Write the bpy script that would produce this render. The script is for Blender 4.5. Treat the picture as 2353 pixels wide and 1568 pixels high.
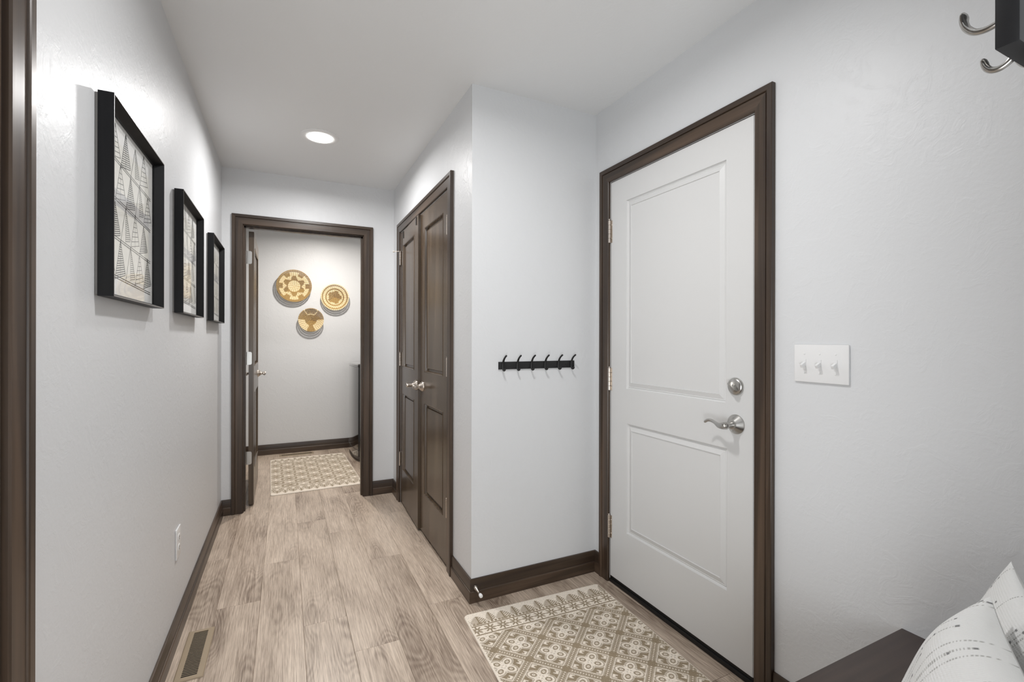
import bpy, bmesh, math, random
import numpy as np
from mathutils import Matrix, Vector
R = math.radians
PI = math.pi
random.seed(7)
C = bpy.context.scene.collection
for o in list(bpy.data.objects):
    bpy.data.objects.remove(o, do_unlink=True)
sc = bpy.context.scene

# ------------------------------------------------------------------ camera, world, fill light, exposure
YAW = 0.4521
cam = bpy.data.cameras.new('camera')
co = bpy.data.objects.new('camera', cam)
C.objects.link(co)
cam.sensor_width = 36
cam.lens = 1071.83 / 2353 * 36
cam.shift_y = -3.0 / 2353
cam.clip_start = 0.02
co.matrix_world = (Matrix.Translation((0, 0, 1.23514)) @ Matrix.Rotation(-YAW, 4, 'Z')
                   @ Matrix.Rotation(PI / 2, 4, 'X') @ Matrix.Rotation(0.00198, 4, 'Z'))
sc.camera = co
w = bpy.data.worlds.new('world')
sc.world = w
w.use_nodes = True
w.node_tree.nodes['Background'].inputs[0].default_value = (0.85, 0.92, 1, 1)
w.node_tree.nodes['Background'].inputs[1].default_value = 0.4
sc.view_settings.view_transform = 'Standard'
sc.view_settings.look = 'None'
sc.view_settings.gamma = 1
sc.view_settings.use_curve_mapping = False
sc.view_settings.exposure = 0.0


def area(name, loc, rot, sx, sy, power, col, shape='RECTANGLE'):
    l = bpy.data.lights.new(name, 'AREA')
    l.shape = shape
    l.size = sx
    if shape in ('RECTANGLE', 'ELLIPSE'):
        l.size_y = sy
    l.energy = power
    l.color = col
    o = bpy.data.objects.new(name, l)
    C.objects.link(o)
    o.location = loc
    o.rotation_euler = rot
    return o


# lamp powers; unseen area fills added behind and left of the camera
BACK_FILL_POWER = 17
SIDE_POWER = 70
HALL_POWER = 17
NEAR_POWER = 12.5
LAUNDRY_POWER = 25
area('fill_behind_camera', (0.45, -2.15, 1.0), (PI / 2 + R(20), 0, 0), 1.8, 1.6, BACK_FILL_POWER, (0.93, 0.97, 1))
area('fill_left', (-0.36, -0.70, 1.0), (PI / 2 + R(8), 0, -PI / 2 + R(4)), 1.5, 1.7, SIDE_POWER, (0.95, 0.98, 1))  # unseen fill added to brighten the right wall

# ------------------------------------------------------------------ main planes (metres)
XL, XR, XC, YA, YB = -0.4023, 1.4967, 0.7881, 2.0561, 3.8145
H = 2.44
YL0 = YB + 0.115      # laundry side of the end wall
YF = 5.622            # far wall of the laundry
WT = 0.115


# ------------------------------------------------------------------ materials
def mat(name, col=(.8, .8, .8), rough=.5, metal=0, spec=None, coat=0, emis=None, es=0):
    m = bpy.data.materials.new(name)
    m.use_nodes = True
    b = m.node_tree.nodes['Principled BSDF']
    b.inputs['Base Color'].default_value = (*col, 1)
    b.inputs['Roughness'].default_value = rough
    b.inputs['Metallic'].default_value = metal
    if spec is not None:
        b.inputs['Specular IOR Level'].default_value = spec
    if coat:
        b.inputs['Coat Weight'].default_value = coat
        b.inputs['Coat Roughness'].default_value = .08
    if emis:
        b.inputs['Emission Color'].default_value = (*emis, 1)
        b.inputs['Emission Strength'].default_value = es
    return m


class N:
    """small node helper"""
    def __init__(s, m):
        s.t = m.node_tree
        s.b = s.t.nodes['Principled BSDF']

    def n(s, typ, **k):
        x = s.t.nodes.new(typ)
        for a, v in k.items():
            if a in x.inputs.keys():
                x.inputs[a].default_value = v
            else:
                setattr(x, a, v)
        return x

    def l(s, a, ao, b, bi):
        s.t.links.new(a.outputs[ao], b.inputs[bi])


def coords(h, scale, obj=True):
    tc = h.n('ShaderNodeTexCoord')
    mp = h.n('ShaderNodeMapping')
    mp.inputs['Scale'].default_value = scale
    h.l(tc, 'Object' if obj else 'Generated', mp, 'Vector')
    return mp


def ramp(h, stops):
    r = h.n('ShaderNodeValToRGB')
    e = r.color_ramp.elements
    e[0].position, e[0].color = stops[0][0], (*stops[0][1], 1)
    e[1].position, e[1].color = stops[1][0], (*stops[1][1], 1)
    for p, c in stops[2:]:
        k = e.new(p)
        k.color = (*c, 1)
    return r


def paint(name, col, rough, bump=.12):
    m = mat(name, col, rough, spec=.4)
    h = N(m)
    geo = h.n('ShaderNodeNewGeometry')
    a = h.n('ShaderNodeTexNoise')
    a.inputs['Scale'].default_value = 75
    a.inputs['Detail'].default_value = 3
    b = h.n('ShaderNodeTexNoise')
    b.inputs['Scale'].default_value = 13
    b.inputs['Detail'].default_value = 7
    b.inputs['Roughness'].default_value = .62
    b.inputs['Distortion'].default_value = 1.2
    h.l(geo, 'Position', a, 'Vector')
    h.l(geo, 'Position', b, 'Vector')
    rr = h.n('ShaderNodeMapRange')
    rr.inputs['From Min'].default_value = .52
    rr.inputs['From Max'].default_value = .62
    h.l(b, 'Fac', rr, 'Value')
    mx = h.n('ShaderNodeMath', operation='MULTIPLY_ADD')
    mx.inputs[1].default_value = .9
    h.l(rr, 'Result', mx, 0)
    h.l(a, 'Fac', mx, 2)
    bp = h.n('ShaderNodeBump')
    bp.inputs['Strength'].default_value = bump
    bp.inputs['Distance'].default_value = .004
    h.l(mx, 'Value', bp, 'Height')
    h.l(bp, 'Normal', h.b, 'Normal')
    return m


def wood(name, axis, dark, mid, light, rough=.33, dens=1.0):
    """grain running along the given object axis"""
    m = mat(name, mid, rough, spec=.5)
    h = N(m)
    s = [38 * dens] * 3
    s['xyz'.index(axis)] = 1.3
    mp = coords(h, s)
    a = h.n('ShaderNodeTexNoise')
    a.inputs['Scale'].default_value = 1
    a.inputs['Detail'].default_value = 5
    a.inputs['Distortion'].default_value = .6
    h.l(mp, 'Vector', a, 'Vector')
    s2 = [7 * dens] * 3
    s2['xyz'.index(axis)] = .9
    mp2 = coords(h, s2)
    b = h.n('ShaderNodeTexNoise')
    b.inputs['Scale'].default_value = 1
    b.inputs['Detail'].default_value = 3
    h.l(mp2, 'Vector', b, 'Vector')
    mx = h.n('ShaderNodeMix')
    mx.inputs['Factor'].default_value = .5
    h.l(a, 'Fac', mx, 'A')
    h.l(b, 'Fac', mx, 'B')
    r = ramp(h, [(.34, dark), (.66, light), (.5, mid)])
    h.l(mx, 'Result', r, 'Fac')
    h.l(r, 'Color', h.b, 'Base Color')
    bp = h.n('ShaderNodeBump')
    bp.inputs['Strength'].default_value = .08
    bp.inputs['Distance'].default_value = .002
    h.l(a, 'Fac', bp, 'Height')
    h.l(bp, 'Normal', h.b, 'Normal')
    return m


M = {}
M['wall'] = paint('wall_paint', (.69, .70, .712), .42, .13)
M['ceiling'] = paint('ceiling_paint', (.80, .81, .815), .42, .11)
DK, MD, LT = (.020, .0115, .0085), (.047, .030, .019), (.100, .065, .043)
for ax in 'xyz':
    M['wood_' + ax] = wood('espresso_wood_' + ax, ax, DK, MD, LT)
M['door_wood'] = wood('espresso_door_veneer', 'z', (.046, .030, .018), (.078, .053, .033), (.122, .086, .056), .25, 1.4)
M['bench'] = wood('bench_wood', 'x', (.022, .014, .011), (.04, .025, .02), (.065, .042, .033), .42)
M['white_door'] = mat('white_door_paint', (.67, .67, .665), .38)
M['nickel'] = mat('satin_nickel', (.50, .49, .47), .28, 1)
M['nickel_warm'] = mat('satin_nickel_warm', (.62, .56, .50), .28, 1)
M['black'] = mat('black_powder_coat', (.006, .006, .007), .45)
M['blackhole'] = mat('duct_black', (.004, .004, .004), .8)
M['frame'] = wood('black_frame_wood', 'z', (.004, .004, .005), (.006, .006, .007), (.011, .011, .011), .45)
M['frame'].node_tree.nodes['Principled BSDF'].inputs['Specular IOR Level'].default_value = .22
M['frame_edge'] = mat('frame_worn_edge', (.22, .21, .2), .35)
M['paper'] = mat('art_paper', (.86, .86, .84), .7)
M['sheet'] = mat('cream_sheet_reflection', (.82, .81, .75), .7)
M['grey_glare'] = mat('grey_reflection', (.58, .58, .57), .7)
M['ink'] = mat('black_ink', (.03, .03, .03), .7)
M['plate'] = mat('white_plastic', (.80, .80, .80), .3)
M['tan'] = mat('tan_enamel', (.36, .28, .19), .35)
M['sweep'] = mat('black_rubber', (.005, .005, .005), .5)
M['washer'] = mat('black_gloss_enamel', (.004, .004, .005), .06, coat=1)
M['washer_side'] = mat('black_washer_side', (.006, .006, .006), .25)
M['fixture'] = mat('white_fixture', (.82, .82, .82), .35)
M['lamp'] = mat('lamp_diffuser', (.9, .9, .9), .5, emis=(1, .97, .93), es=9)
M['straw'] = mat('straw_light', (.60, .43, .19), .6)
M['straw2'] = mat('straw_pale', (.90, .76, .50), .6)
M['brown'] = mat('straw_brown', (.11, .045, .018), .6)
M['gold'] = mat('straw_gold', (.30, .165, .04), .6)


def glass():
    m = bpy.data.materials.new('picture_glass')
    m.use_nodes = True
    t = m.node_tree
    t.nodes.clear()
    out = t.nodes.new('ShaderNodeOutputMaterial')
    mx = t.nodes.new('ShaderNodeMixShader')
    tr = t.nodes.new('ShaderNodeBsdfTransparent')
    gl = t.nodes.new('ShaderNodeBsdfGlossy')
    gl.inputs['Roughness'].default_value = .02
    lw = t.nodes.new('ShaderNodeLayerWeight')
    lw.inputs['Blend'].default_value = .5
    pw = t.nodes.new('ShaderNodeMath')
    pw.operation = 'POWER'
    pw.inputs[1].default_value = 5
    ml = t.nodes.new('ShaderNodeMath')
    ml.operation = 'MULTIPLY_ADD'
    ml.inputs[1].default_value = .35
    ml.inputs[2].default_value = .02
    t.links.new(lw.outputs['Facing'], pw.inputs[0])
    t.links.new(pw.outputs[0], ml.inputs[0])
    t.links.new(ml.outputs[0], mx.inputs[0])
    t.links.new(tr.outputs[0], mx.inputs[1])
    t.links.new(gl.outputs[0], mx.inputs[2])
    t.links.new(mx.outputs[0], out.inputs[0])
    return m


M['glass'] = glass()


def floor_mat():
    m = mat('oak_vinyl_plank', (.3, .25, .2), .36, spec=.5)
    h = N(m)
    tc = h.n('ShaderNodeTexCoord')
    oi = h.n('ShaderNodeObjectInfo')
    off = h.n('ShaderNodeVectorMath', operation='SCALE')
    off.inputs[0].default_value = (37.0, 61.0, 13.0)
    h.l(oi, 'Random', off, 'Scale')
    add = h.n('ShaderNodeVectorMath', operation='ADD')
    h.l(tc, 'Object', add, 0)
    h.l(off, 'Vector', add, 1)

    def noise(scale, det, dist, rough=.55):
        mp = h.n('ShaderNodeMapping')
        mp.inputs['Scale'].default_value = scale
        h.l(add, 'Vector', mp, 'Vector')
        x = h.n('ShaderNodeTexNoise')
        x.inputs['Scale'].default_value = 1
        x.inputs['Detail'].default_value = det
        x.inputs['Roughness'].default_value = rough
        x.inputs['Distortion'].default_value = dist
        h.l(mp, 'Vector', x, 'Vector')
        return x
    # cathedral figure: contour lines of a smooth noise field stretched along the board
    big = noise((7.5, 1.7, 1), .6, .25)
    mul = h.n('ShaderNodeMath', operation='MULTIPLY')
    mul.inputs[1].default_value = 150
    h.l(big, 'Fac', mul, 0)
    sn = h.n('ShaderNodeMath', operation='SINE')
    h.l(mul, 'Value', sn, 0)
    fine = noise((230, 6, 1), 4, .3)
    pore = noise((520, 20, 1), 2, 0)
    blot = noise((9, 2.2, 1), 3, .8)
    # rings strongest where the field is high (the heart of a figure)
    hot = h.n('ShaderNodeMapRange')
    hot.inputs['From Min'].default_value = .47
    hot.inputs['From Max'].default_value = .68
    h.l(big, 'Fac', hot, 'Value')
    rg = h.n('ShaderNodeMath', operation='MULTIPLY')
    h.l(sn, 'Value', rg, 0)
    h.l(hot, 'Result', rg, 1)

    def mad(a, ao, k, b, bo):
        x = h.n('ShaderNodeMath', operation='MULTIPLY_ADD')
        h.l(a, ao, x, 0)
        x.inputs[1].default_value = k
        if b is None:
            x.inputs[2].default_value = bo
        else:
            h.l(b, bo, x, 2)
        return x
    v = mad(rg, 'Value', -.048, None, .0)
    v = mad(fine, 'Fac', .62, v, 'Value')
    v = mad(pore, 'Fac', .30, v, 'Value')
    v = mad(blot, 'Fac', .30, v, 'Value')
    v = mad(hot, 'Result', -.13, v, 'Value')
    # tone of the board, alcove shade included, comes from the object's colour (red channel)
    sep = h.n('ShaderNodeSeparateColor')
    h.l(oi, 'Color', sep, 'Color')
    v = mad(sep, 'Red', .22, v, 'Value')
    r = ramp(h, [(.42, (.17, .120, .088)), (.95, (.76, .64, .52)), (.58, (.34, .265, .205)), (.76, (.56, .455, .365))])
    h.l(v, 'Value', r, 'Fac')
    h.l(r, 'Color', h.b, 'Base Color')
    bp = h.n('ShaderNodeBump')
    bp.inputs['Strength'].default_value = .12
    bp.inputs['Distance'].default_value = .001
    h.l(fine, 'Fac', bp, 'Height')
    h.l(bp, 'Normal', h.b, 'Normal')
    return m


M['floor'] = floor_mat()
M['subfloor'] = mat('subfloor', (.05, .04, .03), .8)


def rug_mat():
    m = mat('flatweave_cotton', (.7, .65, .55), .95, spec=.1)
    h = N(m)
    at = h.n('ShaderNodeVertexColor', layer_name='weave')
    tc = h.n('ShaderNodeTexCoord')
    nz = h.n('ShaderNodeTexNoise')
    nz.inputs['Scale'].default_value = 420
    nz.inputs['Detail'].default_value = 2
    h.l(tc, 'Object', nz, 'Vector')
    nb = h.n('ShaderNodeTexNoise')
    nb.inputs['Scale'].default_value = 14
    nb.inputs['Detail'].default_value = 4
    h.l(tc, 'Object', nb, 'Vector')
    mp = h.n('ShaderNodeMapRange')
    mp.inputs['From Min'].default_value = .3
    mp.inputs['From Max'].default_value = .7
    mp.inputs['To Min'].default_value = .72
    mp.inputs['To Max'].default_value = 1.15
    h.l(nz, 'Fac', mp, 'Value')
    mu = h.n('ShaderNodeVectorMath', operation='SCALE')
    h.l(at, 'Color', mu, 0)
    h.l(mp, 'Result', mu, 'Scale')
    h.l(mu, 'Vector', h.b, 'Base Color')
    bp = h.n('ShaderNodeBump')
    bp.inputs['Strength'].default_value = .5
    bp.inputs['Distance'].default_value = .002
    h.l(nz, 'Fac', bp, 'Height')
    h.l(bp, 'Normal', h.b, 'Normal')
    return m


M['rug'] = rug_mat()


def pillow_mat():
    m = mat('white_knit', (.78, .78, .77), .9, spec=.15)
    h = N(m)
    at = h.n('ShaderNodeVertexColor', layer_name='weave')
    h.l(at, 'Color', h.b, 'Base Color')
    tc = h.n('ShaderNodeTexCoord')
    wv = h.n('ShaderNodeTexWave', wave_type='BANDS', bands_direction='X')
    wv.inputs['Scale'].default_value = 75
    wv.inputs['Distortion'].default_value = 1
    wz = h.n('ShaderNodeTexWave', wave_type='BANDS', bands_direction='Z')
    wz.inputs['Scale'].default_value = 75
    wz.inputs['Distortion'].default_value = 1
    h.l(tc, 'Object', wv, 'Vector')
    h.l(tc, 'Object', wz, 'Vector')
    ad = h.n('ShaderNodeMath', operation='ADD')
    h.l(wv, 'Fac', ad, 0)
    h.l(wz, 'Fac', ad, 1)
    bp = h.n('ShaderNodeBump')
    bp.inputs['Strength'].default_value = .35
    bp.inputs['Distance'].default_value = .0012
    h.l(ad, 'Value', bp, 'Height')
    h.l(bp, 'Normal', h.b, 'Normal')
    return m


M['knit'] = pillow_mat()
M['lining'] = mat('white_cotton_back', (.72, .72, .70), .9)


# ------------------------------------------------------------------ mesh helpers
class MB:
    """collects geometry in world metres"""
    def __init__(s, T=None):
        s.v, s.f, s.m, s.T = [], [], [], T or Matrix()

    def add(s, vs, fs, mi=0):
        k = len(s.v)
        s.v += [tuple(s.T @ Vector(v)) for v in vs]
        s.f += [tuple(i + k for i in f) for f in fs]
        s.m += [mi] * len(fs)
        return s

    def box(s, x0, x1, y0, y1, z0, z1, b=0, mi=0):
        x0, x1 = sorted((x0, x1)); y0, y1 = sorted((y0, y1)); z0, z1 = sorted((z0, z1))
        if b <= 0:
            vs = [(x, y, z) for z in (z0, z1) for y in (y0, y1) for x in (x0, x1)]
            return s.add(vs, [(0, 2, 3, 1), (4, 5, 7, 6), (0, 1, 5, 4), (2, 6, 7, 3), (0, 4, 6, 2), (1, 3, 7, 5)], mi)
        bm = bmesh.new()
        bmesh.ops.create_cube(bm, size=1)
        for v in bm.verts:
            v.co = Vector(((x0 + x1) / 2 + v.co.x * (x1 - x0), (y0 + y1) / 2 + v.co.y * (y1 - y0), (z0 + z1) / 2 + v.co.z * (z1 - z0)))
        bmesh.ops.bevel(bm, geom=list(bm.edges), offset=b, segments=2, profile=.6, affect='EDGES')
        bm.verts.index_update()
        s.add([v.co for v in bm.verts], [tuple(v.index for v in f.verts) for f in bm.faces], mi)
        bm.free()
        return s

    def prism(s, poly, z0, z1, axis='z', mi=0):
        """poly: 2-D outline, extruded along axis"""
        def P(a, b, c):
            return {'z': (a, b, c), 'x': (c, a, b), 'y': (a, c, b)}[axis]
        n = len(poly)
        vs = [P(a, b, z0) for a, b in poly] + [P(a, b, z1) for a, b in poly]
        fs = [tuple(range(n))[::-1], tuple(range(n, 2 * n))] + [(i, (i + 1) % n, n + (i + 1) % n, n + i) for i in range(n)]
        return s.add(vs, fs, mi)

    def lathe(s, prof, o, d, seg=32, mi=0):
        """prof: (radius, distance along d)"""
        d = Vector(d).normalized()
        a = d.orthogonal().normalized()
        b = d.cross(a)
        vs, fs = [], []
        for r, t in prof:
            for k in range(seg):
                q = 2 * PI * k / seg
                vs.append(Vector(o) + d * t + (a * math.cos(q) + b * math.sin(q)) * r)
        for i in range(len(prof) - 1):
            for k in range(seg):
                fs.append((i * seg + k, i * seg + (k + 1) % seg, (i + 1) * seg + (k + 1) % seg, (i + 1) * seg + k))
        fs.append(tuple(range(seg))[::-1])
        fs.append(tuple((len(prof) - 1) * seg + k for k in range(seg)))
        return s.add(vs, fs, mi)

    def sweep(s, path, rads, up=(0, 0, 1), seg=14, mi=0):
        """path points, rads (side, up) per point -> elliptical sweep"""
        up = Vector(up)
        P = [Vector(p) for p in path]
        vs, fs = [], []
        for i, p in enumerate(P):
            t = (P[min(i + 1, len(P) - 1)] - P[max(i - 1, 0)]).normalized()
            sd = t.cross(up).normalized()
            u = sd.cross(t).normalized()
            ra, rb = rads[i] if isinstance(rads[i], tuple) else (rads[i], rads[i])
            for k in range(seg):
                q = 2 * PI * k / seg
                vs.append(p + sd * ra * math.cos(q) + u * rb * math.sin(q))
        for i in range(len(P) - 1):
            for k in range(seg):
                fs.append((i * seg + k, i * seg + (k + 1) % seg, (i + 1) * seg + (k + 1) % seg, (i + 1) * seg + k))
        fs.append(tuple(range(seg))[::-1])
        fs.append(tuple((len(P) - 1) * seg + k for k in range(seg)))
        return s.add(vs, fs, mi)


def smooth_path(pts, n=6):
    """Catmull-Rom through tuples of any length"""
    out = []
    for i in range(len(pts) - 1):
        p0 = pts[max(i - 1, 0)]; p1 = pts[i]; p2 = pts[i + 1]; p3 = pts[min(i + 2, len(pts) - 1)]
        for k in range(n):
            t = k / n
            out.append(tuple(.5 * (2 * b + (c - a) * t + (2 * a - 5 * b + 4 * c - d) * t * t + (-a + 3 * b - 3 * c + d) * t ** 3)
                             for a, b, c, d in zip(p0, p1, p2, p3)))
    out.append(pts[-1])
    return out


ORI = {}


def origin_of(p):
    return ORI.get(p.name, Vector((0, 0, 0))) if p else Vector((0, 0, 0))


def build(name, mb, mats, parent=None, org=None, smooth=True, angle=35, flip=False):
    me = bpy.data.meshes.new(name)
    vs = np.array(mb.v, dtype=float)
    if org is None:
        lo, hi = vs.min(0), vs.max(0)
        org = Vector(((lo[0] + hi[0]) / 2, (lo[1] + hi[1]) / 2, lo[2] if parent is None else (lo[2] + hi[2]) / 2))
    org = Vector(org)
    me.from_pydata([tuple(v) for v in (vs - np.array(org))], [], mb.f)
    if not isinstance(mats, (list, tuple)):
        mats = [mats]
    for x in mats:
        me.materials.append(M[x] if isinstance(x, str) else x)
    me.polygons.foreach_set('material_index', mb.m)
    bm = bmesh.new()
    bm.from_mesh(me)
    bmesh.ops.recalc_face_normals(bm, faces=bm.faces)
    bm.to_mesh(me)
    bm.free()
    if smooth:
        me.polygons.foreach_set('use_smooth', [True] * len(me.polygons))
        me.set_sharp_from_angle(angle=R(angle))
    me.update()
    o = bpy.data.objects.new(name, me)
    C.objects.link(o)
    if parent:
        o.parent = parent
        o.location = org - origin_of(parent)
    else:
        o.location = org
    ORI[o.name] = org
    return o


def thing(name, label, cat, loc, group=None, kind=None):
    o = bpy.data.objects.new(name, None)
    C.objects.link(o)
    o.empty_display_size = .1
    o.location = loc
    ORI[o.name] = Vector(loc)
    return tag(o, label, cat, group, kind)


def tag(o, label=None, cat=None, group=None, kind=None):
    if label: o['label'] = label
    if cat: o['category'] = cat
    if group: o['group'] = group
    if kind: o['kind'] = kind
    return o


def frame(o, a, n, u=(0, 0, 1)):
    """local (a, n, u) -> world"""
    a, n, u, o = map(Vector, (a, n, u, o))
    return Matrix(((a.x, n.x, u.x, o.x), (a.y, n.y, u.y, o.y), (a.z, n.z, u.z, o.z), (0, 0, 0, 1)))


# ------------------------------------------------------------------ shell
def wall(name, boxes, label, material='wall'):
    mb = MB()
    for b in boxes:
        mb.box(*b)
    return tag(build(name, mb, material, smooth=False), label, 'wall', kind='structure')


YN = -2.4   # near end of the modelled room
D3a, D3b = 0.13, 1.0          # side door opening in the left wall
wall('wall_left', [(XL - WT, XL, YN, D3a, 0, H), (XL - WT, XL, D3b, YB, 0, H), (XL - WT, XL, D3a, D3b, 2.045, H),
                   (XL - WT, XL - .08, D3a, D3b, 0, 2.045)], 'long light grey textured wall carrying the three black picture frames')
E0, E1 = 1.108, 1.929         # entry door opening
wall('wall_right', [(XR, XR + WT, YN, E0, 0, H), (XR, XR + WT, E1, YA, 0, H), (XR, XR + WT, E0, E1, 2.04, H),
                    (XR + .07, XR + WT, E0, E1, 0, 2.04)], 'light grey textured wall around the white entry door')
wall('wall_alcove', [(XC, XR + WT, YA, YA + WT, 0, H)], 'short grey wall facing the camera with the black hook rail')
K0, K1 = 2.393, 3.557         # closet opening
wall('wall_closet', [(XC, XC + WT, YA + WT, K0, 0, H), (XC, XC + WT, K1, YB, 0, H), (XC, XC + WT, K0, K1, 2.045, H),
                     (XC + .07, XC + WT, K0, K1, 0, 2.045)], 'grey wall around the dark double closet doors')
L0, L1 = -0.267, 0.548        # laundry opening (inner faces of jamb are 6 mm inside)
wall('wall_back', [(XL - WT, L0 - .015, YB, YL0, 0, H), (L1 + .015, XC + WT, YB, YL0, 0, H), (L0 - .015, L1 + .015, YB, YL0, 2.062, H)],
     'grey end wall of the hall with the laundry doorway')
LXL, LXR = -0.95, 1.42
wall('wall_laundry_far', [(LXL - WT, LXR + WT, YF, YF + WT, 0, H)], 'pale laundry wall with the three woven baskets')
wall('wall_laundry_left', [(LXL - WT, LXL, YL0, YF, 0, H)], 'left wall of the laundry room hidden behind its door')
wall('wall_laundry_right', [(LXR, LXR + WT, YL0, YF, 0, H), (XC + WT, LXR + WT, YL0 - WT, YL0, 0, H), (LXL - WT, XL - WT, YL0 - WT, YL0, 0, H)],
     'right wall of the laundry room behind the washer')
SX, SY = .662, .1927        # free end of the short wall behind the bench
wall('wall_nook', [(SX, XR, SY - WT, SY, 0, H)], 'end of the short wall behind the bench, at the right edge of the picture')
wall('wall_front', [(XL - WT, XR + WT, YN - WT, YN, 0, H)], 'wall behind the camera')
cl = MB().box(LXL - WT, XR + WT, YN - WT, YF + WT, H, H + .1)
tag(build('ceiling', cl, 'ceiling', smooth=False), 'plain grey-white textured ceiling over the whole hall', 'ceiling', kind='structure')

# floor: sub-slab plus one object per plank
fl = tag(build('floor', MB().box(LXL - WT, XR + WT, YN - WT, YF + WT, -.1, -.005), 'subfloor', org=(0, 0, 0), smooth=False),
         'light taupe oak plank floor running down the hall', 'floor', kind='structure')
PW, PL = 0.1765, 1.249


def plank_mesh(w_, l_):
    g, b = .00025, .0010
    w2, l2 = w_ / 2 - g, l_ / 2 - g
    me = bpy.data.meshes.new('plank')
    vs = [(x, y, z) for z, i in ((-.005, 0), (-b, 0), (0, b)) for x, y in ((-w2 + i, -l2 + i), (w2 - i, -l2 + i), (w2 - i, l2 - i), (-w2 + i, l2 - i))]
    fs = [(8, 9, 10, 11)]
    for r_ in (0, 4):
        fs += [(r_ + k, r_ + (k + 1) % 4, r_ + 4 + (k + 1) % 4, r_ + 4 + k) for k in range(4)]
    me.from_pydata(vs, [], fs)
    me.materials.append(M['floor'])
    return me


pm = plank_mesh(PW, PL)
joints = {-1: 3.06, 0: 2.502, 1: 2.886, 2: 3.443, 3: 3.176, 4: 2.695, 5: 2.12, 6: 3.19, 7: 1.62, 8: 2.5, 9: 1.2}
tones = {(0, 0): .42, (4, -1): .30, (-1, 0): .35, (1, -1): .62, (2, -2): .66, (3, -1): .55, (3, -2): .85, (2, -1): .5, (5, -1): .6, (1, 0): .66,
         (0, -1): .38, (3, 0): .55, (5, 0): .62, (4, 0): .72, (2, 0): .48, (6, -1): .3, (7, -1): .42, (8, -1): .3, (9, -1): .3, (10, -1): .28}  # alcove rows kept dark, shade there put into the plank tone
for row in range(-5, 11):
    x = -0.281 + PW * (row + .5)
    j0 = joints.get(row, 2.0 + (row * .47) % 1.2)
    for k in range(-5, 4):
        y0 = j0 + k * PL
        y1 = y0 + PL
        if y1 < YN or y0 > YF + .1: continue
        if x < XL - .12 and y1 < YL0: continue
        o = bpy.data.objects.new('plank', pm)
        C.objects.link(o)
        o.parent = fl
        o.location = (x, (y0 + y1) / 2, 0)
        t = tones.get((row, k), random.uniform(.3, .8))
        o.color = (t, random.random(), 0, 1)

# ------------------------------------------------------------------ casings and baseboards
CASP = [(0, 0), (0, .010), (.003, .0135), (.044, .0145), (.0455, .0115), (.0475, .0115), (.049, .0165), (.0515, .0182), (.068, .0182), (.07, .0165), (.07, 0)]
CW = .07


def casing(name, T, a0, a1, top, label, legs=(True, True), mats=('wood_z', 'wood_y'), z0=0):
    """casing around an opening a0..a1 in the plane frame T (a, n, z)"""
    root = thing(name, label, 'door trim', T @ Vector(((a0 + a1) / 2, 0, 0)), kind='structure')

    def piece(p, q, m_):
        # p, q: functions (s)->(a,z) for both ends of the profile
        mb = MB(T)
        n = len(CASP)
        vs = [(p(s)[0], d, p(s)[1]) for s, d in CASP] + [(q(s)[0], d, q(s)[1]) for s, d in CASP]
        fs = [(i, i + 1, n + i + 1, n + i) for i in range(n - 1)] + [tuple(range(n)), tuple(range(n, 2 * n))]
        mb.add(vs, fs)
        build('casing_leg' if m_ == 'wood_z' else 'casing_head', mb, m_, root, angle=25)
    if legs[0]: piece(lambda s: (a0 - s, z0), lambda s: (a0 - s, top + s), 'wood_z')
    if legs[1]: piece(lambda s: (a1 + s, z0), lambda s: (a1 + s, top + s), 'wood_z')
    piece(lambda s: (a0 - s, top + s), lambda s: (a1 + s, top + s), mats[1])
    return root


TE = frame((XR, 0, 0), (0, 1, 0), (-1, 0, 0))      # right wall: a = Y, n towards the hall
TC = frame((XC, 0, 0), (0, 1, 0), (-1, 0, 0))
TB = frame((0, YB, 0), (1, 0, 0), (0, -1, 0))
TL = frame((XL, 0, 0), (0, 1, 0), (1, 0, 0))
trim1 = casing('trim_1', TE, 1.106, 1.931, 2.042, 'dark stained wood casing around the white entry door')
trim2 = casing('trim_2', TC, 2.393, 3.557, 2.048, 'dark stained wood casing around the double closet doors')
trim3 = casing('trim_3', TB, -.271, .552, 2.050, 'dark stained wood casing around the laundry doorway', mats=('wood_z', 'wood_x'))
trim4 = casing('trim_4', TL, .127, 1.006, 2.05, 'dark glossy door casing at the left edge of the picture')

# jambs
jb = MB()
jb.box(L0 - .015, L0, YB + .001, YL0 - .001, 0, 2.05); jb.box(L1, L1 + .015, YB + .001, YL0 - .001, 0, 2.05)
jb.box(L0 - .015, L1 + .015, YB + .001, YL0 - .001, 2.046, 2.062)
jb.box(L0, L0 + .010, YB + .03, YB + .07, 0, 2.046); jb.box(L1 - .010, L1, YB + .03, YB + .07, 0, 2.046); jb.box(L0, L1, YB + .03, YB + .07, 2.036, 2.046)
build('jamb', jb, 'wood_z', trim3, smooth=False)
lc = MB(frame((0, YL0, 0), (1, 0, 0), (0, 1, 0)))
for a0, a1 in ((L0 - .07, L0), (L1, L1 + .07)):
    lc.box(a0, a1, 0, .016, 0, 2.05)
lc.box(L0 - .07, L1 + .07, 0, .016, 2.05, 2.12)
build('back_casing', lc, 'wood_z', trim3, smooth=False)
jb = MB()
jb.box(XR + .001, XR + .07, E0 + .0005, E0 + .0065, 0, 2.04); jb.box(XR + .001, XR + .07, E1 - .0035, E1 - .0005, 0, 2.04)
jb.box(XR + .001, XR + .07, E0, E1, 2.0375, 2.0395)
build('jamb', jb, 'wood_z', trim1, smooth=False)
jb = MB()
jb.box(XC + .001, XC + .06, K0 + .0005, K0 + .004, 0, 2.045); jb.box(XC + .001, XC + .06, K1 - .004, K1 - .0005, 0, 2.045)
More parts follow.
